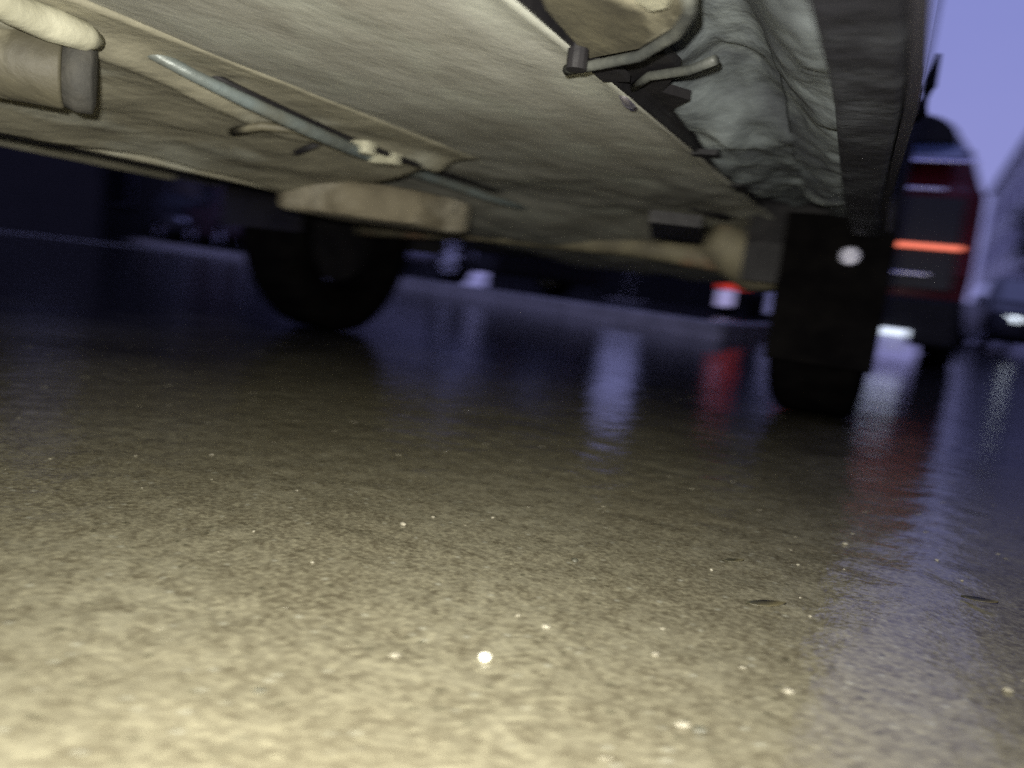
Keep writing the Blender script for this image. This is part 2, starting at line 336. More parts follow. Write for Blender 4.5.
def make_sedan(name, label, paint, L_=4.0, W_=1.62, H_=1.42, group=None, head='lens', tail='dullred', rmat='rim', lift=0):
    """front towards -y, origin on the ground under its middle"""
    root = empty(name); tag(root, label, 'car', group)
    h = L_ / 2; w_ = W_ / 2; zb = .2; zl = .86
    st = [(-h, .3, .52, .58, w_ * .75, w_ * .78, w_ * .7), (-h + .12, .22, .62, .72, w_ * .9, w_ * .93, w_ * .8), (-h + .6, zb, .72, .84, w_ * .97, w_, w_ * .85),
          (-h + 1.05, zb, .82, .93, w_ * .97, w_, w_ * .86), (-h + 1.75, zb, zl, H_ - .05, w_ * .97, w_, w_ * .74), (-h + 2.2, zb, zl, H_, w_ * .97, w_, w_ * .75),
          (h - 1.0, zb, zl + .02, H_ - .03, w_ * .97, w_, w_ * .73), (h - .35, zb, zl + .02, 1.02, w_ * .97, w_ * .99, w_ * .78), (h - .1, .24, .82, .96, w_ * .92, w_ * .95, w_ * .76), (h, .3, .7, .82, w_ * .8, w_ * .86, w_ * .72)]
    loft_body(root, st, M[paint])
    side_glass(root, [(-h + 1.35, 0.0, -h + 1.8, .0), (.06, h - .75, .06, h - 1.05)], zl, H_, w_, w_ * .74, M['glass'])
    quadbox(root, 'windscreen', M['glass'], [(-w_ * .74, -h + 1.1, .96), (w_ * .74, -h + 1.1, .96), (w_ * .62, -h + 1.74, H_ - .07), (-w_ * .62, -h + 1.74, H_ - .07)], -.02)
    quadbox(root, 'rear_window', M['glass'], [(-w_ * .72, h - .42, 1.06), (w_ * .72, h - .42, 1.06), (w_ * .6, h - .98, H_ - .05), (-w_ * .6, h - .98, H_ - .05)], .02)
    for s in (-1, 1):
        quadbox(root, 'headlight', M[head], [(s * w_ * .5, -h + .0, .55), (s * w_ * .84, -h + .13, .55), (s * w_ * .82, -h + .15, .68), (s * w_ * .5, -h + .04, .66)], -.03)
        quadbox(root, 'tail_lamp', M[tail], [(s * w_ * .5, h - .03, .62), (s * w_ * .88, h - .09, .62), (s * w_ * .86, h - .08, .80), (s * w_ * .5, h - .03, .78)], .05)
        bm = B(); box(bm, s * w_ * .99, s * (w_ + .15), -h + 1.4, -h + 1.5, .88, 1.0); obj('door_mirror', bm, M[paint], root, bevel=.02)
        for yy in (-h + .78, h - .78):
            bm = B(); lathe_x(bm, [(s * (w_ * .9), .36), (s * (w_ + .004), .355), (s * (w_ + .004), .30)], 28, (0, yy, .33)); obj('wheel_arch', bm, M['black'], root)
            wheel(root, s * (w_ - .07), yy, .30, .30, .19, s, rmat=rmat)
    quadbox(root, 'number_plate', M['lens'], [(-.24, h + .0, .45), (.24, h + .0, .45), (.24, h, .56), (-.24, h, .56)], .02)
    quadbox(root, 'front_grille', M['black'], [(-.35, -h, .4), (.35, -h, .4), (.35, -h, .52), (-.35, -h, .52)], -.02)
    return root

def copy_tree(o, parent=None):
    c = o.copy(); COL.objects.link(c); c.parent = parent
    for ch in list(o.children): copy_tree(ch, c)
    return c

# car lines: cars on the pavement parallel to the kerb; their front (-y) points towards the corner
krot = math.atan2(-kd.x, kd.y)                 # rotates +y onto kd
def on_kerb(s, back): v = K + kd * s + kn * back; return (v.x, v.y, .116)
GRP = 'cars parked along the far kerb'
carB = make_sedan('parked_car', 'pale car whose bright alloy wheel shows just below the van underside', 'whitepaint', group=GRP, head='lens', rmat='brightrim')
carB.location = on_kerb(5.3, 1.1)
bm = B(); box(bm, -.80, .80, 1.62, 2.06, .17, .62); obj('rear_bumper', bm, M['black'], carB, bevel=.04); carB.rotation_euler = (0, 0, krot + math.pi)
carA = make_sedan('parked_car', 'dark blue car second along the kerb, behind the pale car', 'bluepaint', group=GRP, head='glow_lens')
carA.location = on_kerb(10.3, 1.2); carA.rotation_euler = (0, 0, krot)
carG = make_sedan('parked_car', 'wine coloured car farther left along the kerb', 'winepaint', L_=3.8, group=GRP, head='glow_lens')
carG.location = on_kerb(14.4, 1.2); carG.rotation_euler = (0, 0, krot)
carH = make_sedan('parked_car', 'black car farthest left along the kerb', 'darkpaint', L_=3.9, group=GRP)
carH.location = on_kerb(19.8, 1.2); carH.rotation_euler = (0, 0, krot)

# car with the red tail cluster and self-glowing plate, seen from behind beside the van's front tyre
cc = cam_xy(3.05, 9.6)
carC = empty('parked_car', (cc.x, cc.y, .116)); tag(carC, 'dark car with glowing red tail lamp and pale number plate beside the van tyre', 'car')
w_ = .72; st = [(0, .3, .62, .72, w_ * .9, w_ * .93, w_ * .8), (.1, .2, .8, .98, w_ * .97, w_, w_ * .8), (.55, .2, .85, 1.36, w_ * .97, w_, w_ * .72), (1.6, .2, .85, 1.4, w_ * .97, w_, w_ * .74), (2.4, .2, .85, 1.3, w_ * .97, w_, w_ * .74), (2.9, .2, .8, .9, w_ * .97, w_, w_ * .84), (3.6, .26, .6, .66, w_ * .85, w_ * .88, w_ * .8)]
loft_body(carC, st, M['darkpaint'])
side_glass(carC, [(.6, 1.45, .7, 1.45), (1.52, 2.6, 1.52, 2.25)], .85, 1.4, w_, w_ * .74, M['glass'])
quadbox(carC, 'rear_window', M['glass'], [(-.5, .08, .98), (.5, .08, .98), (.42, .5, 1.3), (-.42, .5, 1.3)], -.02)
for s in (-1, 1):
    tl = quadbox(carC, 'tail_lamp', M['redlens'], [(s * .28, -.02, .34), (s * .66, .0, .34), (s * .66, .0, .52), (s * .28, -.02, .54)], -.03)
    quadbox(tl, 'reverse_lamp', M['glow_lens'], [(s * .46, -.03, .12), (s * .64, -.01, .12), (s * .64, -.01, .325), (s * .46, -.03, .325)], -.03)
    for yy in (.65, 2.8):
        bm = B(); lathe_x(bm, [(s * (w_ * .9), .35), (s * (w_ + .004), .345), (s * (w_ + .004), .3)], 24, (0, yy, .32)); obj('wheel_arch', bm, M['black'], carC)
        wheel(carC, s * (w_ - .07), yy, .29, .29, .18, s)
quadbox(carC, 'number_plate', M['plate_glow'], [(-.02, -.03, .10), (.26, -.03, .10), (.26, -.03, .42), (-.02, -.03, .42)], -.015)

# tall dark red car ahead
DY = 5.9
def dp(px, py): # point on the plane of its tail
    d = ray(px, py); t = DY / d.y; v = CAM + d * t; return v
cD = empty('red_car', (dp(872, 360).x, DY, 0)); tag(cD, 'tall dark red car with a lit orange-red brake strip, ahead of the van', 'car')
def X(px, py): return dp(px, py).x - cD.location.x
def Z(px, py): return dp(px, py).z
w_ = X(978, 250); ztop = Z(928, 112); zbelt = Z(960, 190)
st = [(0, .2, zbelt * .86, zbelt, w_ * .93, w_, w_ * .80), (.1, .16, zbelt, zbelt + .04, w_ * .97, w_, w_ * .80),
      (.22, .16, zbelt, ztop - .16, w_ * .97, w_, w_ * .66), (.34, .16, zbelt, ztop - .05, w_ * .97, w_, w_ * .60), (.5, .16, zbelt, ztop, w_ * .97, w_, w_ * .58), (1.6, .16, zbelt, ztop + .02, w_ * .97, w_, w_ * .66),
      (2.3, .16, zbelt, ztop - .05, w_ * .97, w_, w_ * .66), (2.9, .18, zbelt - .1, zbelt + .05, w_ * .97, w_, w_ * .8), (3.6, .25, .6, .8, w_ * .85, w_ * .9, w_ * .8)]
loft_body(cD, st, M['redpaint'])
side_glass(cD, [(.5, 1.5, .55, 1.5), (1.58, 2.6, 1.58, 2.2)], zbelt, ztop, w_, w_ * .66, M['glass'])
zw0, zw1 = Z(930, 157), Z(932, 131)
quadbox(cD, 'rear_window', M['glass_sky'], [(-w_ * .70, .02, zw0), (w_ * .70, .02, zw0), (w_ * .56, .2, zw1), (-w_ * .56, .2, zw1)], -.02)
quadbox(cD, 'window_trim', M['chrome'], [(-w_ * .8, -.005, zw0 - .035), (w_ * .8, -.005, zw0 - .035), (w_ * .8, .0, zw0 - .012), (-w_ * .8, .0, zw0 - .012)], -.02)
arc = [(w_ * .56 * math.cos(math.pi * q / 12), .10, ztop - .17 + .185 * math.sin(math.pi * q / 12)) for q in range(13)]
quadbox(cD, 'roof_spoiler', M['black'], arc, .25)
zt1 = Z(920, 189)
quadbox(cD, 'tailgate_trim', M['chrome'], [(-w_ * .5, -.02, zt1 - .012), (w_ * .5, -.02, zt1 - .012), (w_ * .5, -.02, zt1 + .012), (-w_ * .5, -.02, zt1 + .012)], -.02)
quadbox(cD, 'tailgate', M['darkpaint'], [(-w_ * .78, -.005, .52), (w_ * .78, -.005, .52), (w_ * .76, -.005, zt1 - .05), (-w_ * .76, -.005, zt1 - .05)], -.02)
zb1 = Z(928, 247)
quadbox(cD, 'brake_lamp', M['brake'], [(X(895, 243), -.04, zb1 - .018), (X(962, 251), -.04, zb1 - .018), (X(962, 251), -.04, zb1 + .018), (X(895, 243), -.04, zb1 + .018)], -.02)
quadbox(cD, 'brake_lamp', M['dullred'], [(-X(962, 251), -.04, zb1 - .018), (-X(910, 243), -.04, zb1 - .018), (-X(910, 243), -.04, zb1 + .018), (-X(962, 251), -.04, zb1 + .018)], -.02)
zc = Z(910, 274)
quadbox(cD, 'bumper_trim', M['chrome'], [(-w_ * .48, -.06, zc - .01), (w_ * .48, -.06, zc - .01), (w_ * .48, -.06, zc + .01), (-w_ * .48, -.06, zc + .01)], -.02)
bm = B(); box(bm, -w_ * .96, w_ * .96, -.07, .05, .14, .46); obj('rear_bumper', bm, M['black'], cD, bevel=.03)
pxa, pxb = X(871, 338), X(906, 342)
quadbox(cD, 'number_plate', M['plate_glow'], [(pxa, -.08, Z(888, 350)), (pxb, -.08, Z(888, 350)), (pxb, -.08, Z(888, 336)), (pxa, -.08, Z(888, 336))], -.015)
quadbox(cD, 'plate_lamp', M['lamp'], [(pxa + .01, -.085, Z(888, 335)), (pxb, -.085, Z(888, 335)), (pxb, -.085, Z(888, 327)), (pxa + .01, -.085, Z(888, 327))], -.03)
for s in (-1, 1):
    quadbox(cD, 'tail_lamp', M['dullred'], [(s * w_ * .8, -.01, .62), (s * w_ * .97, .02, .62), (s * w_ * .96, .02, .95), (s * w_ * .82, -.01, .95)], -.02)
    for yy in (.7, 2.9):
        bm = B(); lathe_x(bm, [(s * (w_ * .9), .37), (s * (w_ + .004), .365), (s * (w_ + .004), .3)], 24, (0, yy, .33)); obj('wheel_arch', bm, M['black'], cD)
        wheel(cD, s * (w_ - .08), yy, .31, .31, .2, s)

# far cars on the right, one with a lamp lit
for px, dist, lab, pt, hd, g_ in ((1008, 15, 'black car with white headlamps lit at the right edge', 'darkpaint', 'farlamp', None),
                         (972, 27, 'wine coloured car small in the distance beside the red car', 'winepaint', 'glow_lens', None)):
    c = make_sedan('distant_car', lab, pt, L_=4.0, H_=1.45, head=hd); p = at_d(px, 384, dist)
    c.location = (p.x, p.y, 0); c.rotation_euler = (0, 0, R(4) if px > 1000 else R(-8))

# ------------------------------------------------------------------ buildings and trees
def building(name, label, p0, p1, depth, H_, wallm, floors, bays, roofh=1.6):
    p0 = Vector((p0[0], p0[1], 0)); p1 = Vector((p1[0], p1[1], 0)); L_ = (p1 - p0).length
    root = empty(name, p0, math.atan2((p1 - p0).y, (p1 - p0).x)); tag(root, label, 'building')
    bm = B(); box(bm, 0, L_, 0, depth, -.1, H_); obj('wall', bm, wallm, root)
    bm = B(); v = [bm.verts.new(q) for q in ((-.3, -.35, H_ + .003), (L_ + .3, -.35, H_ + .003), (L_ + .3, depth + .3, H_ + .003), (-.3, depth + .3, H_ + .003), (-.3, depth / 2, H_ + roofh), (L_ + .3, depth / 2, H_ + roofh))]
    for f in ((0, 1, 5, 4), (2, 3, 4, 5), (0, 4, 3), (1, 2, 5), (0, 3, 2, 1)): bm.faces.new([v[i] for i in f])
    rf = obj('roof', bm, M['roof'], root)
    bm = B(); box(bm, L_ * .3, L_ * .3 + .7, depth / 2 - .3, depth / 2 + .3, H_ + .3, H_ + roofh + .9); obj('chimney', bm, wallm, rf)
    fh = H_ / floors; bw = L_ / bays
    for f in range(floors):
        for k in range(bays):
            x0 = k * bw + bw * .28; z0 = f * fh + (fh * .3)
            if f == 0 and k == bays // 2:
                bm = B(); box(bm, x0, x0 + 1.0, -.05, .03, 0.02, 2.1); obj('door', bm, M['black'], root); continue
            bm = B(); box(bm, x0, x0 + bw * .44, -.06, .02, z0, z0 + fh * .5); fr = obj('window', bm, M['winframe'], root)
            bm = B(); box(bm, x0 + .07, x0 + bw * .44 - .07, -.075, -.062, z0 + .07, z0 + fh * .5 - .07); obj('pane', bm, M['pane'], fr)
    return root
def px_ground(px, dist): v = at_d(px, 384, dist); return (v.x, v.y)
# dark terrace beyond the parked cars, open sky in its gaps
building('town_house', 'dark terraced house farthest left beyond the parked cars', px_ground(-420, 24), px_ground(-110, 24), 5, 16, M['facade_dark'], 5, 6)
building('town_house', 'wide dark town house behind the left parked cars', px_ground(78, 22), px_ground(408, 21), 5, 16, M['facade_dark'], 5, 5)
building('town_house', 'narrow dark house behind the car with the pale alloy wheel', px_ground(474, 19), px_ground(578, 18.5), 5, 14, M['facade_dark'], 4, 2)
building('town_house', 'dark house behind the car with the red tail lamp', px_ground(684, 19), px_ground(868, 19.5), 5, 14, M['facade_dark'], 4, 4)
g0, g1 = Vector((*px_ground(-120, 20.5), 0)), Vector((*px_ground(92, 20.0), 0)); L_ = (g1 - g0).length
gw = empty('sky_block_wall', g0, math.atan2((g1 - g0).y, (g1 - g0).x)); tag(gw, 'added dark wall blocking low sky left of the wide dark town house', 'wall')  # wall added to block the low sky in this gap
bm = B(); box(bm, 0, L_, 0, .25, 0, 2.85); obj('wall', bm, M['facade_dark'], gw)
bm = B(); box(bm, -.04, L_ + .04, -.04, .29, 2.853, 2.93); obj('coping', bm, M['facade_dark'], gw)
building('town_house', 'added white house behind the dark wall, for its pale reflection', px_ground(-105, 33), px_ground(100, 32), 5, 12, M['white_refl'], 4, 3)  # unseen house added for its pale reflection in the wet ground
# low dark fence added to block the sky between the two nearer houses
f0, f1 = Vector((*px_ground(585, 18.0), 0)), Vector((*px_ground(680, 18.0), 0)); L_ = (f1 - f0).length
fr_ = empty('sky_block_fence', f0, math.atan2((f1 - f0).y, (f1 - f0).x)); tag(fr_, 'added low dark board fence blocking sky between the two dark houses', 'fence')
for q in range(4):
    bm = B(); box(bm, q * L_ / 3 - .05, q * L_ / 3 + .05, -.05, .05, .1, 1.35); obj('post', bm, M['black'], fr_)
    if q < 3:
        bm = B()
        for j in range(6): box(bm, q * L_ / 3 + .06, (q + 1) * L_ / 3 - .06, -.02, .02, .13 + j * .19, .13 + j * .19 + .17)
        box(bm, q * L_ / 3 + .07, (q + 1) * L_ / 3 - .07, .022, .03, .12, 1.24)
        obj('board_panel', bm, M['black'], fr_)
# pale block on the right
building('apartment_block', 'long pale rendered building on the right beyond the red car', (5.4, 84), (5.4, -25), 10, 13.2, M['facade'], 4, 26, 2.0)

def tree(px, dist, H_, label):
    x, y = px_ground(px, dist); root = empty('street_tree', (x, y, 0)); tag(root, label, 'tree')
    bm = B(); rnd = random.Random(int(px)); top = H_ * .55
    tube(bm, [(0, 0, -.05), (.05, 0, top * .5), (0, .08, top), (.1, .1, H_ * .8)], [.2, .15, .11, .04], 10)
    for k in range(9):
        a = rnd.uniform(0, 6.28); z = rnd.uniform(top * .6, H_ * .75); l = rnd.uniform(.8, 1.6)
        tube(bm, [(0, 0, z), (math.cos(a) * l * .5, math.sin(a) * l * .5, z + .4), (math.cos(a) * l, math.sin(a) * l, z + 1)], [.06, .04, .015], 6)
    obj('trunk', bm, M['bark'], root)
    bm = B()
    cl = [Vector((rnd.gauss(0, .9), rnd.gauss(0, .9), H_ * .74 + rnd.gauss(0, .16) * H_)) for _ in range(26)]
    for _ in range(5200):
        c = rnd.choice(cl) + Vector((rnd.gauss(0, .34), rnd.gauss(0, .34), rnd.gauss(0, .3)))
        a = Vector((rnd.gauss(0, 1), rnd.gauss(0, 1), rnd.gauss(0, 1))).normalized(); b = a.orthogonal().normalized(); s = rnd.uniform(.05, .1)
        bm.faces.new([bm.verts.new(c + a * s), bm.verts.new(c + b * s * .6), bm.verts.new(c - a * s), bm.verts.new(c - b * s * .6)])
    obj('crown', bm, M['leafm'], root)
tree(1010, 40, 7.5, 'small dark leafy tree beside the pale building on the right')

# ------------------------------------------------------------------ the van overhead
V = empty('parked_van', (-.87, 1.0, 0)); tag(V, 'grey van seen from below with muddy underside filling the top of the photo', 'van')
VO = V.location.copy()
def vobj(name, bm, mt, parent=None, **k):
    if name in ('side_panel', 'right_sill'):
        for q in range(28):
            bmesh.ops.bisect_plane(bm, geom=bm.verts[:] + bm.edges[:] + bm.faces[:], plane_co=(0, .6 + q * .1, 0), plane_no=(0, 1, 0))
    for v in bm.verts:
        if v.co.x > -.14 and name not in ('mud_flap', 'reflector', 'arch_liner', 'side_flap'):
            y = v.co.y; v.co.x -= 0.05 * max(0, min(y, 1.25) - .65) + .02 * max(0, y - 1.25)   # the flank tucks in towards the nose
        v.co -= VO
    return obj(name, bm, mt, parent or V, **k)
XR, XL = -.014, -1.95
YF, YB = 3.35, -1.9
ZB = .42
AX = 2.14                                      # front axle line
AXR = -1.25
# body sides with wheel arches
NOSE = 1
def side_profile():
    pts = [(YB, ZB + .08), (AXR - .44, ZB)]
    for k in range(13):
        a = math.pi - math.pi * k / 12; pts.append((AXR + .40 * math.cos(a), max(ZB, .36 + .40 * math.sin(a))))
    pts.append((AXR + .44, ZB)); pts.append((AX - .44, ZB))
    for k in range(13):
        a = math.pi - math.pi * k / 12; pts.append((AX + .40 * math.cos(a), max(ZB, .36 + .40 * math.sin(a))))
    pts += [(AX + .46, ZB), (YF - .06, ZB + .03), (YF, .62), (YF - .12, 1.0), (YF - .75, 1.28), (YF - 1.35, 1.86), (YF - 1.7, 1.93), (YB + .1, 1.95), (YB, 1.8)]
    out = []
    for p in pts:
        if not out or (abs(p[0] - out[-1][0]) + abs(p[1] - out[-1][1])) > 1e-4: out.append(p)
    return out
for x0, x1 in ((XR - .010, XR), (XL, XL + .035)):
    bm = B(); prism_x(bm, side_profile(), x0, x1); vobj('side_panel', bm, M['vanpaint'])
bm = B(); box(bm, XL + .036, XR - .036, YB + .05, YF - 1.4, 1.88, 1.94); vobj('roof', bm, M['vanpaint'], bevel=.02)
bm = B(); box(bm, XL + .036, XR - .036, YB + .02, YB + .07, ZB + .1, 1.87); vobj('rear_panel', bm, M['vanpaint'])
bm = B(); prism_x(bm, [(YF - .02, .62), (YF - .13, 1.0), (YF - .76, 1.27), (YF - .76, 1.22), (YF - .18, .95), (YF - .08, .62)], XL + .036, XR - .036); vobj('bonnet', bm, M['vanpaint'])
bm = B(); prism_x(bm, [(YF - .77, 1.27), (YF - 1.38, 1.87), (YF - 1.42, 1.85), (YF - .81, 1.24)], XL + .05, XR - .05); vobj('windscreen', bm, M['glass'])
bm = B(); box(bm, XL + .02, XR - .02, YF - .12, YF + .08, .36, .61); vobj('front_bumper', bm, M['black'], bevel=.04)
for s, x in ((1, XR), (-1, XL)):
    bm = B(); prism_x(bm, [(YF - 1.0, 1.3), (YF - 1.5, 1.74), (YF - 2.1, 1.76), (YF - 2.1, 1.3)], x + .001 * s, x + .005 * s); vobj('window', bm, M['glass'])
    bm = B(); prism_x(bm, [(YF - 2.2, 1.3), (YF - 2.2, 1.76), (YF - 3.6, 1.76), (YF - 3.6, 1.3)], x + .001 * s, x + .005 * s); vobj('window', bm, M['glass'])
    xa = x - .25 * s
    bm = B(); box(bm, min(xa, x - .45 * s), max(xa, x - .45 * s), YF - .02, YF + .02, .68, .86); vobj('headlight', bm, M['lens'], bevel=.01)
    # black wheel-arch flares
    for yc in (AX, AXR):
        bm = B(); rn = []
        for k in range(21):
            a = math.pi * 1.0 - math.pi * k / 20; c, sn = math.cos(a), math.sin(a)
            if .36 + .40 * sn < ZB: continue
            rn.append([bm.verts.new((x + e * s, yc + r_ * c, .36 + r_ * sn)) for r_, e in ((.39, -.02), (.39, .013), (.415, .018), (.455, .004), (.455, -.02))])
        for a_, b__ in zip(rn, rn[1:]):
            for k in range(5): bm.faces.new((a_[k], a_[(k + 1) % 5], b__[(k + 1) % 5], b__[k]))
        bm.faces.new(rn[0]); bm.faces.new(rn[-1][::-1])
        vobj('arch_flare', bm, M['black'], smooth=False)
# narrow leaning door mirror stem ahead of the camera
def at_y(px, py, y): d = ray(px, py); return CAM + d * (y / d.y)
q0, q1, q2 = at_y(922, 112, 1.5), at_y(930, 86, 1.5), at_y(939, 54, 1.5)
bm = B(); tube(bm, [(-.06, 1.5, q0.z - .02), tuple(q0), tuple(q1), tuple(q2)], [.012, .012, .010, .004], 8); vobj('side_flap', bm, M['black'], smooth=True)

# rippled sheet builder for the underside
def sheet(x0, x1, y0, y1, nx, ny, f, th=.006):
    bm = B(); g0 = [[None] * (nx + 1) for _ in range(ny + 1)]; g1 = [[None] * (nx + 1) for _ in range(ny + 1)]
    for j in range(ny + 1):
        for i in range(nx + 1):
            x = x0 + (x1 - x0) * i / nx; y = y0 + (y1 - y0) * j / ny; z = f(x, y)
            g0[j][i] = bm.verts.new((x, y, z)); g1[j][i] = bm.verts.new((x, y, z + th))
    for j in range(ny):
        for i in range(nx):
            bm.faces.new((g0[j][i], g0[j][i + 1], g0[j + 1][i + 1], g0[j + 1][i])); bm.faces.new((g1[j][i], g1[j + 1][i], g1[j + 1][i + 1], g1[j][i + 1]))
    for j in range(ny):
        bm.faces.new((g0[j][0], g0[j + 1][0], g1[j + 1][0], g1[j][0])); bm.faces.new((g0[j][nx], g1[j][nx], g1[j + 1][nx], g0[j + 1][nx]))
    for i in range(nx):
        bm.faces.new((g0[0][i], g1[0][i], g1[0][i + 1], g0[0][i + 1])); bm.faces.new((g0[ny][i], g0[ny][i + 1], g1[ny][i + 1], g1[ny][i]))
    return bm
def sm(a, b, x):
    t = min(1, max(0, (x - a) / (b - a))); return t * t * (3 - 2 * t)
XE = -.283                                     # right edge of the floor pan
def drop(x, y):                                # the floor sinks towards the engine bay
    s0 = .95 + (x + 1.25) * 1.1
    return .085 * sm(s0, s0 + 1.0, y) + .03 * sm(1.9, 3.0, y)
def fz(x, y):
    z = .452 + .004 * noise.noise((x * 5, y * 2, 1)) + .0016 * noise.noise((x * 22, y * 9, 4))
    k = sm(1.1, 1.5, y)
    z -= .008 * (sm(-.78, -.80, x) - sm(-.90, -.93, x)) * (1 - k)         # pressed swage along the floor
    z += k * (.010 * noise.noise((x * 6, y * 4, 2)) + .005 * noise.noise((x * 20, y * 12, 2)))
    z -= .006 * sm(-.31, -.285, x)
    return z - drop(x, y)
vobj('floor_pan', sheet(-1.24, XE, -1.0, 3.15, 80, 260, fz), M['floorp'], smooth=True)
# upper cavity skin, so nothing leaks above the floor
bm = B(); box(bm, XL + .04, XR - .04, YB + .1, YF - .2, .66, .68); vobj('cabin_floor', bm, M['black'])
# outer floor on the left, muddy, with hollows
def lz(x, y):
    t = (x + .70) / -.40
    z = .449 - .088 * (t ** 1.25 if t > 0 else 0)
    k = sm(0, .25, t)
    z += k * (.016 * noise.noise((x * 5, y * 3.2, 7)) + .005 * noise.noise((x * 18, y * 9, 2)))
    z -= .014 * math.exp(-((x + .80 + .02 * math.sin(y * 9)) / .02) ** 2)      # rolled bead
    return z
def hug(px, py, gap):                          # the underside point seen at a place, a little below the skin
    z = .43
    for _ in range(25):
        p = at_z(px, py, z); f = lz if -1.10 < p.x < -.705 and p.y < 1.2 else fz
        z = .5 * z + .5 * f(p.x, p.y)
    return tuple(at_z(px, py, z - gap))
vobj('long_rail', sheet(-1.10, -.705, -1.0, 1.20, 50, 150, lz), M['sill'], smooth=True)
bm = B(); prism_x(bm, [(-1.0, .362), (1.20, .362), (1.20, .50), (-1.0, .50)], -1.125, -1.102); vobj('rail_wall', bm, M['sill'], bevel=.006)
bm = B(); prism(bm, [(-1.12, 1.15), (-.98, 1.17), (-.87, 1.27), (-.84, 1.42), (-.90, 1.50), (-1.12, 1.36)], .330, .40); vobj('cross_member', bm, M['sillmud'], bevel=.014)
vobj('outer_floor', sheet(-1.80, -1.13, -1.0, 1.62, 20, 40, lambda x, y: .452 + .004 * noise.noise((x * 8, y * 4, 1))), M['sill'], smooth=True)
# left sill, a folded box hanging lowest
bm = B(); prism_x(bm, [(-1.0, .425), (1.60, .43), (1.64, .48), (1.64, .58), (-1.0, .58)], XL + .037, -1.80); vobj('left_sill', bm, M['sill'], bevel=.012)
bm = B(); box(bm, XL + .05, XL + .056, -1.0, 1.55, .41, .426); vobj('sill_flange', bm, M['sill'])
# right rocker: black outer bottom and blue-grey crumpled liner rising to the cavity
bm = B(); prism_x(bm, [(-1.0, ZB - .003), (AX - .46, ZB - .003), (AX - .46, .52), (-1.0, .52)], XR - .062, XR - .011); vobj('right_sill', bm, M['sillblack'], bevel=.006)
def rz(x, y):
    t = sm(-.085, -.18, x)
    near = sm(.80, 1.05, y)
    z = .432 + .075 * t * (1 - .62 * near) - .02 * sm(-.2, -.24, x) + .012 * near * sm(-.2, -.26, x)
    z += .018 * noise.noise((x * 12, y * 6, 3)) + .009 * noise.noise((x * 28, y * 16, 8)) + .002 * noise.noise((x * 60, y * 40, 5))
    return z + .03 * sm(1.35, 1.7, y)
vobj('sill_liner', sheet(-.276, -.060, -.5, 1.74, 60, 240, rz, .004), M['liner'], smooth=True)
# cavity behind the floor's right edge, its shade painted black
bm = B(); box(bm, -.40, -.20, -.5, 1.7, .56, .57); box(bm, -.2815, -.278, -.5, .95, .457, .56); vobj('shade_channel', bm, M['black'])
# folded lip on the floor edge, with clips
bm = B(); box(bm, XE - .001, XE + .003, -.9, 1.58, .447, .475)
for y, l_, e_ in ((.66, .05, .02), (1.05, .02, .03), (1.31, .07, .016)): box(bm, XE - .006, XE + e_, y, y + l_, .445, .452)
vobj('floor_lip', bm, M['black'])
def pxz(pts, z): return [tuple(at_z(a, b, z)[:2]) for a, b in pts]
def slab(name, pts, z, th, mt, **k):
    bm = B(); prism(bm, pxz(pts, z), z, z + th); return vobj(name, bm, mt, **k)
# brown pocket with a bright rounded pad, upper middle
slab('jack_bracket', [(524, -40), (545, 12), (588, 60), (640, 50), (676, 28), (690, 8), (684, -40)], .447, .03, M['pocket'], bevel=.003)
slab('bracket_pad', [(628, -40), (634, 4), (650, 14), (668, 10), (676, -8), (672, -40)], .440, .006, M['pale'], bevel=.003)
bm = B(); tube(bm, [tuple(at_z(a, b, .437)) for a, b in ((566, 70), (590, 66), (640, 56), (676, 34), (690, 12), (688, -20))], .0045, 10); vobj('bracket_rim', bm, M['rimdark'], smooth=True)
bm = B(); tube(bm, [tuple(at_z(576, 70, z)) for z in (.43,)] + [tuple(at_z(576, 70, .43) + Vector((0, 0, .02)))], .009, 12)
vobj('bolt', bm, M['black'], smooth=False)
# black plate painting in the gap's shade, and small pale fixing in front of the liner
slab('gap_shade_plate', [(590, 72), (664, 54), (680, 70), (662, 92), (690, 100), (655, 120), (672, 150), (700, 175), (716, 192), (690, 178), (640, 125)], .462, .01, M['black'])
bm = B(); tube(bm, [tuple(at_z(a, b, .452)) for a, b in ((624, 92), (629, 100), (634, 106))], [.006, .008, .006], 10); vobj('pale_fixing', bm, M['chrome'], smooth=True)
bm = B(); tube(bm, [tuple(at_z(a, b, .455)) for a, b in ((632, 88), (650, 76), (690, 70), (715, 60))], .0045, 8); vobj('wiring', bm, M['rimdark'], smooth=True)

# steel pipe along the floor
pp = [(96, 30, .466), (125, 40, .452), (150, 52, .44), (195, 78, .438), (240, 98, .436), (300, 126, .434), (350, 148, .432), (400, 168, .43), (450, 184, .43), (484, 196, .43), (524, 208, .432)]
bm = B(); tube(bm, [hug(96, 28, -.03), hug(125, 41, -.012), hug(150, 52, -.002), hug(195, 76, .006)] + [hug(a, b, .012) for a, b, z in pp[4:]], [.006, .007, .007, .007, .008, .009, .009, .009, .009, .008, .005], 12); vobj('fuel_pipe', bm, M['pipe'], smooth=True)
bm = B(); tube(bm, [hug(150, 44, -.02)] + [hug(a, b - 9, .006) for a, b, z in pp[4:-1]] + [hug(530, 200, -.02)], .0045, 8); vobj('brake_line', bm, M['black'], smooth=True)
for (a, b) in ((362, 146), (388, 157)):
    p = Vector(hug(a, b, .006)); bm = B(); box(bm, p.x - .030, p.x + .018, p.y - .012, p.y + .012, p.z - .012, p.z + .008)
    vobj('pipe_clip', bm, M['pale'], bevel=.004)
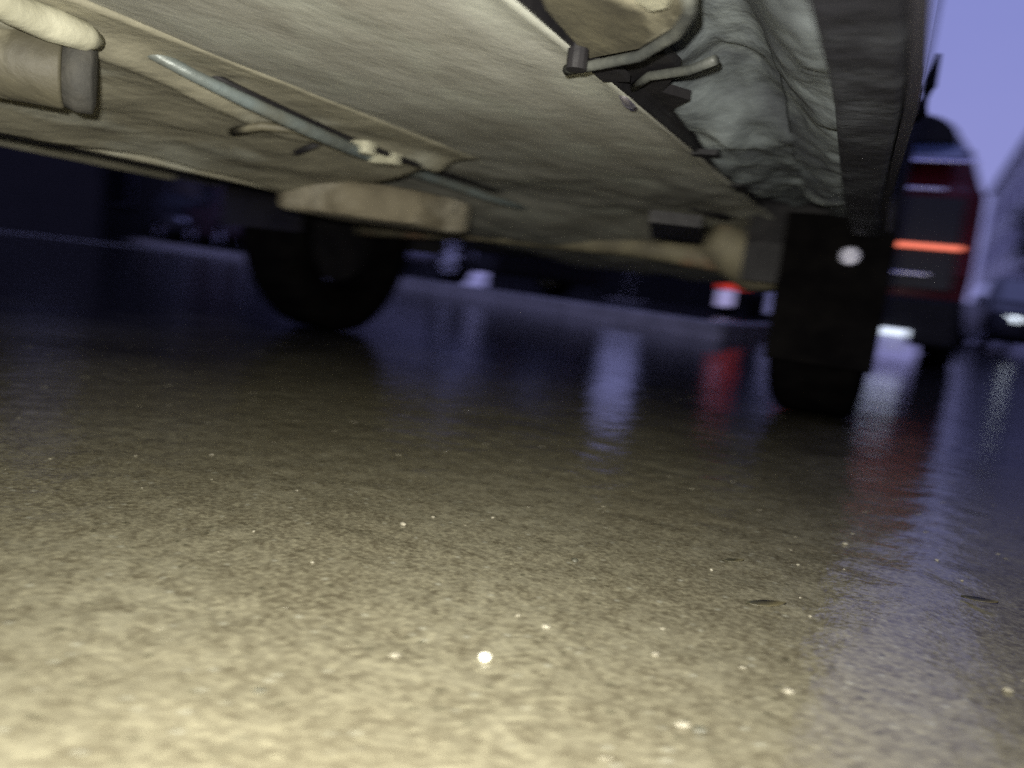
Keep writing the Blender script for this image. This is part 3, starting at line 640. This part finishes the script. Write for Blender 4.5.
# stamped bowl with curved rims
bm = B(); tube(bm, [hug(a, b, .003) for a, b in ((218, 138), (240, 150), (270, 155), (298, 152), (318, 144))], .005, 8); vobj('drain_rim', bm, M['black'], smooth=True)
bm = B(); tube(bm, [hug(a, b, .003) for a, b in ((232, 132), (262, 126), (296, 130), (316, 138))], .006, 8); vobj('drain_rim', bm, M['pocket'], smooth=True)
# rubber-ended bush on a pale bracket, top left
c0 = at_z(20, 62, .40); c1 = at_z(92, 76, .40)
bm = B(); d_ = (c1 - c0)
tube(bm, [tuple(c0 - d_ * 1.2), tuple(c0), tuple(c0 + d_ * .62)], [.037, .037, .037], 28); h_ = vobj('hanger_bush', bm, M['pocket'], smooth=True, bevel=.003)
bm = B(); tube(bm, [tuple(c0 + d_ * .63), tuple(c0 + d_ * .8), tuple(c0 + d_ * 1.02), tuple(c0 + d_ * 1.06)], [.034, .038, .037, .028], 28); vobj('rubber_cap', bm, M['bush'], smooth=True)
bm = B(); tube(bm, [tuple(at_z(a, b, .430)) for a, b in ((-60, -30), (10, 8), (50, 24), (84, 36), (98, 42))], [.012, .014, .016, .014, .008], 14); vobj('hanger_bracket', bm, M['pale'], smooth=True)
# front subframe, arms and undertray
bm = B()
vp = [at_z(a, b, .385) for a, b in ((650, 214), (702, 220), (704, 236), (652, 232))]
prism(bm, [(p.x, p.y) for p in vp], .372, .392); vobj('drain_plug', bm, M['black'])
bm = B(); tube(bm, [(-1.68, AX, .36), (-1.3, AX + .02, .385), (-.7, AX, .385), (-.3, AX, .36)], [.035, .03, .03, .035], 14); vobj('axle_beam', bm, M['rust'], smooth=True)
# lower arm and knuckle inside the right front wheel
A0 = at_d(712, 236, 1.95); A1 = at_d(752, 262, 2.0); A2 = at_d(790, 270, 2.03)
bm = B(); tube(bm, [tuple(A0), tuple((A0 + A1) / 2 + Vector((0, 0, -.005))), tuple(A1), tuple(A2)], [.045, .06, .075, .06], 16); vobj('suspension_arm', bm, M['rust'], smooth=True)
bm = B(); tube(bm, [tuple(at_d(736, 215, 1.9)), tuple(at_d(770, 212, 1.92)), tuple(at_d(812, 226, 1.98))], [.018, .022, .016], 12); vobj('track_rod', bm, M['liner'], smooth=True)
bm = B(); tube(bm, [tuple(at_d(690, 200, 1.75)), tuple(at_d(725, 208, 1.8)), tuple(at_d(760, 205, 1.85))], [.02, .03, .02], 12); vobj('anti_roll_link', bm, M['black'], smooth=True)
# inner arch liner round the right front wheel
for xa, xb in ((-.33, XR - .04), (XL + .04, XL + .36)):
    for yc in (AX, AXR):
        bm = B(); rn = []
        for k in range(17):
            a = math.pi * (1.04 - 1.08 * k / 16)
            rn.append([bm.verts.new((x_, yc + r_ * math.cos(a), .36 + r_ * math.sin(a))) for x_, r_ in ((xa, .392), (xb, .392), (xb, .398), (xa, .398))])
        for a_, b__ in zip(rn, rn[1:]):
            for k in range(4): bm.faces.new((a_[k], a_[(k + 1) % 4], b__[(k + 1) % 4], b__[k]))
        bm.faces.new(rn[0]); bm.faces.new(rn[-1][::-1])
        vobj('arch_liner', bm, M['black'])
# mud flap with a pale reflector behind the right front tyre
fy = AX - .405
bm = B(); box(bm, -.250, -.035, fy - .012, fy, .15, .46); mf = vobj('mud_flap', bm, M['rubber'], bevel=.004)
rp = ray(850, 256); rp = CAM + rp * ((fy - .014) / rp.y)
bm = B(); tube(bm, [(rp.x, fy - .0125, rp.z), (rp.x, fy - .020, rp.z), (rp.x, fy - .024, rp.z)], [.020, .020, .013], 20); r_o = vobj('reflector', bm, M['lens'], bevel=.0045)
r_o.parent = mf
for s, x in ((1, -.165), (-1, XL + .15)):
    for yc in (AX, AXR): wheel(V, x - VO.x, yc - VO.y, .345, .345, .21, s, lod=56, rmat='rubber')

# ------------------------------------------------------------------ loose stones and leaves on the ground
def pebble(px, py, r, mt, label, group=None, flat=.6):
    p = at_z(px, py, 0); bm = B(); bmesh.ops.create_icosphere(bm, subdivisions=3, radius=r)
    sd = random.random() * 50; k = random.uniform(.75, 1.25)
    for v in bm.verts:
        n = noise.noise(v.co / r * 1.1 + Vector((sd, sd, sd))); v.co *= 1 + .22 * n; v.co.z *= flat; v.co.x *= k
    o = obj('pebble', bm, M[mt], smooth=True); o.location = (p.x, p.y, gz(p.x + .4, p.y - .9) + r * flat * .55); o.rotation_euler = (0, 0, random.random() * 6)
    return tag(o, label, 'pebble', group)
pebble(485, 658, .0040, 'white_stone', 'brightest white round pebble in the lower middle of the ground', flat=.9)
pebble(546, 619 - 380 + 387, .003, 'tan_stone', 'small pale pebble just above and right of the white one')
rr = random.Random(3)
for px, py, r_, mt, lb in ((395, 655, .0028, 'tan_stone', 'small tan pebble left of the white round pebble'),
        (655, 655, .003, 'tan_stone', 'tan pebble right of the white round pebble'), (683, 725, .0034, 'tan_stone', 'tan pebble nearest the bottom edge, right of middle'),
        (788, 692, .0032, 'tan_stone', 'pale pebble at the edge of the blue reflection low on the right'), (1008, 692, .0036, 'tan_stone', 'pale pebble at the far right of the wet ground'),
        (845, 545, .003, 'tan_stone', 'pale pebble out in the blue reflection'), (700, 730, .004, 'dark_stone', 'dark pebble near the bottom edge'),
        (575, 560, .0038, 'dark_stone', 'dark pebble in the middle of the ground'), (260, 690, .003, 'dark_stone', 'dark pebble low on the left'),
        (403, 525, .0035, 'tan_stone', 'pale pebble left of middle under the van')):
    pebble(px, py, r_, mt, lb)
bm = B()
for k in range(350):
    x = rr.uniform(-1.7, .6); y = rr.uniform(.1, 2.2); r = rr.uniform(.0005, .0017)
    mtx = Matrix.Translation((x, y, gz(x + .4, y - .9) + r * .3)) @ Matrix.Rotation(rr.random() * 6, 4, 'Z') @ Matrix.Diagonal((1.3, .9, .7, 1))
    bmesh.ops.create_icosphere(bm, subdivisions=1, radius=r, matrix=mtx)
tag(obj('grit', bm, M['tan_stone']), 'fine pale grit scattered over the wet ground', 'grit', kind='stuff')
def leafo(px, py, L_, ang, label):
    p = at_z(px, py, 0); bm = B(); n = 8; top = []
    for i in range(n + 1):
        t = i / n; wv = L_ * .16 * math.sin(math.pi * min(1, t * .97 + .02)); z = .0015 + .004 * t * t
        top.append((bm.verts.new((t * L_, -wv, z)), bm.verts.new((t * L_, 0, z - .001)), bm.verts.new((t * L_, wv, z + .001))))
    for a, b in zip(top, top[1:]):
        for k in (0, 1): bm.faces.new((a[k], a[k + 1], b[k + 1], b[k]))
    o = obj('dead_leaf', bm, M['leaf'], smooth=True); m = o.modifiers.new('s', 'SOLIDIFY'); m.thickness = .0005
    o.location = (p.x, p.y, gz(p.x + .4, p.y - .9) + .001); o.rotation_euler = (0, 0, ang); tag(o, label, 'leaf')
leafo(745, 606, .034, YAW + .0, 'dark curled leaf right of the middle on the wet ground')
leafo(960, 600, .03, YAW - .6, 'dark leaf near the right edge of the wet ground')
leafo(722, 562, .02, YAW - .2, 'small dark leaf fragment above the curled leaf')
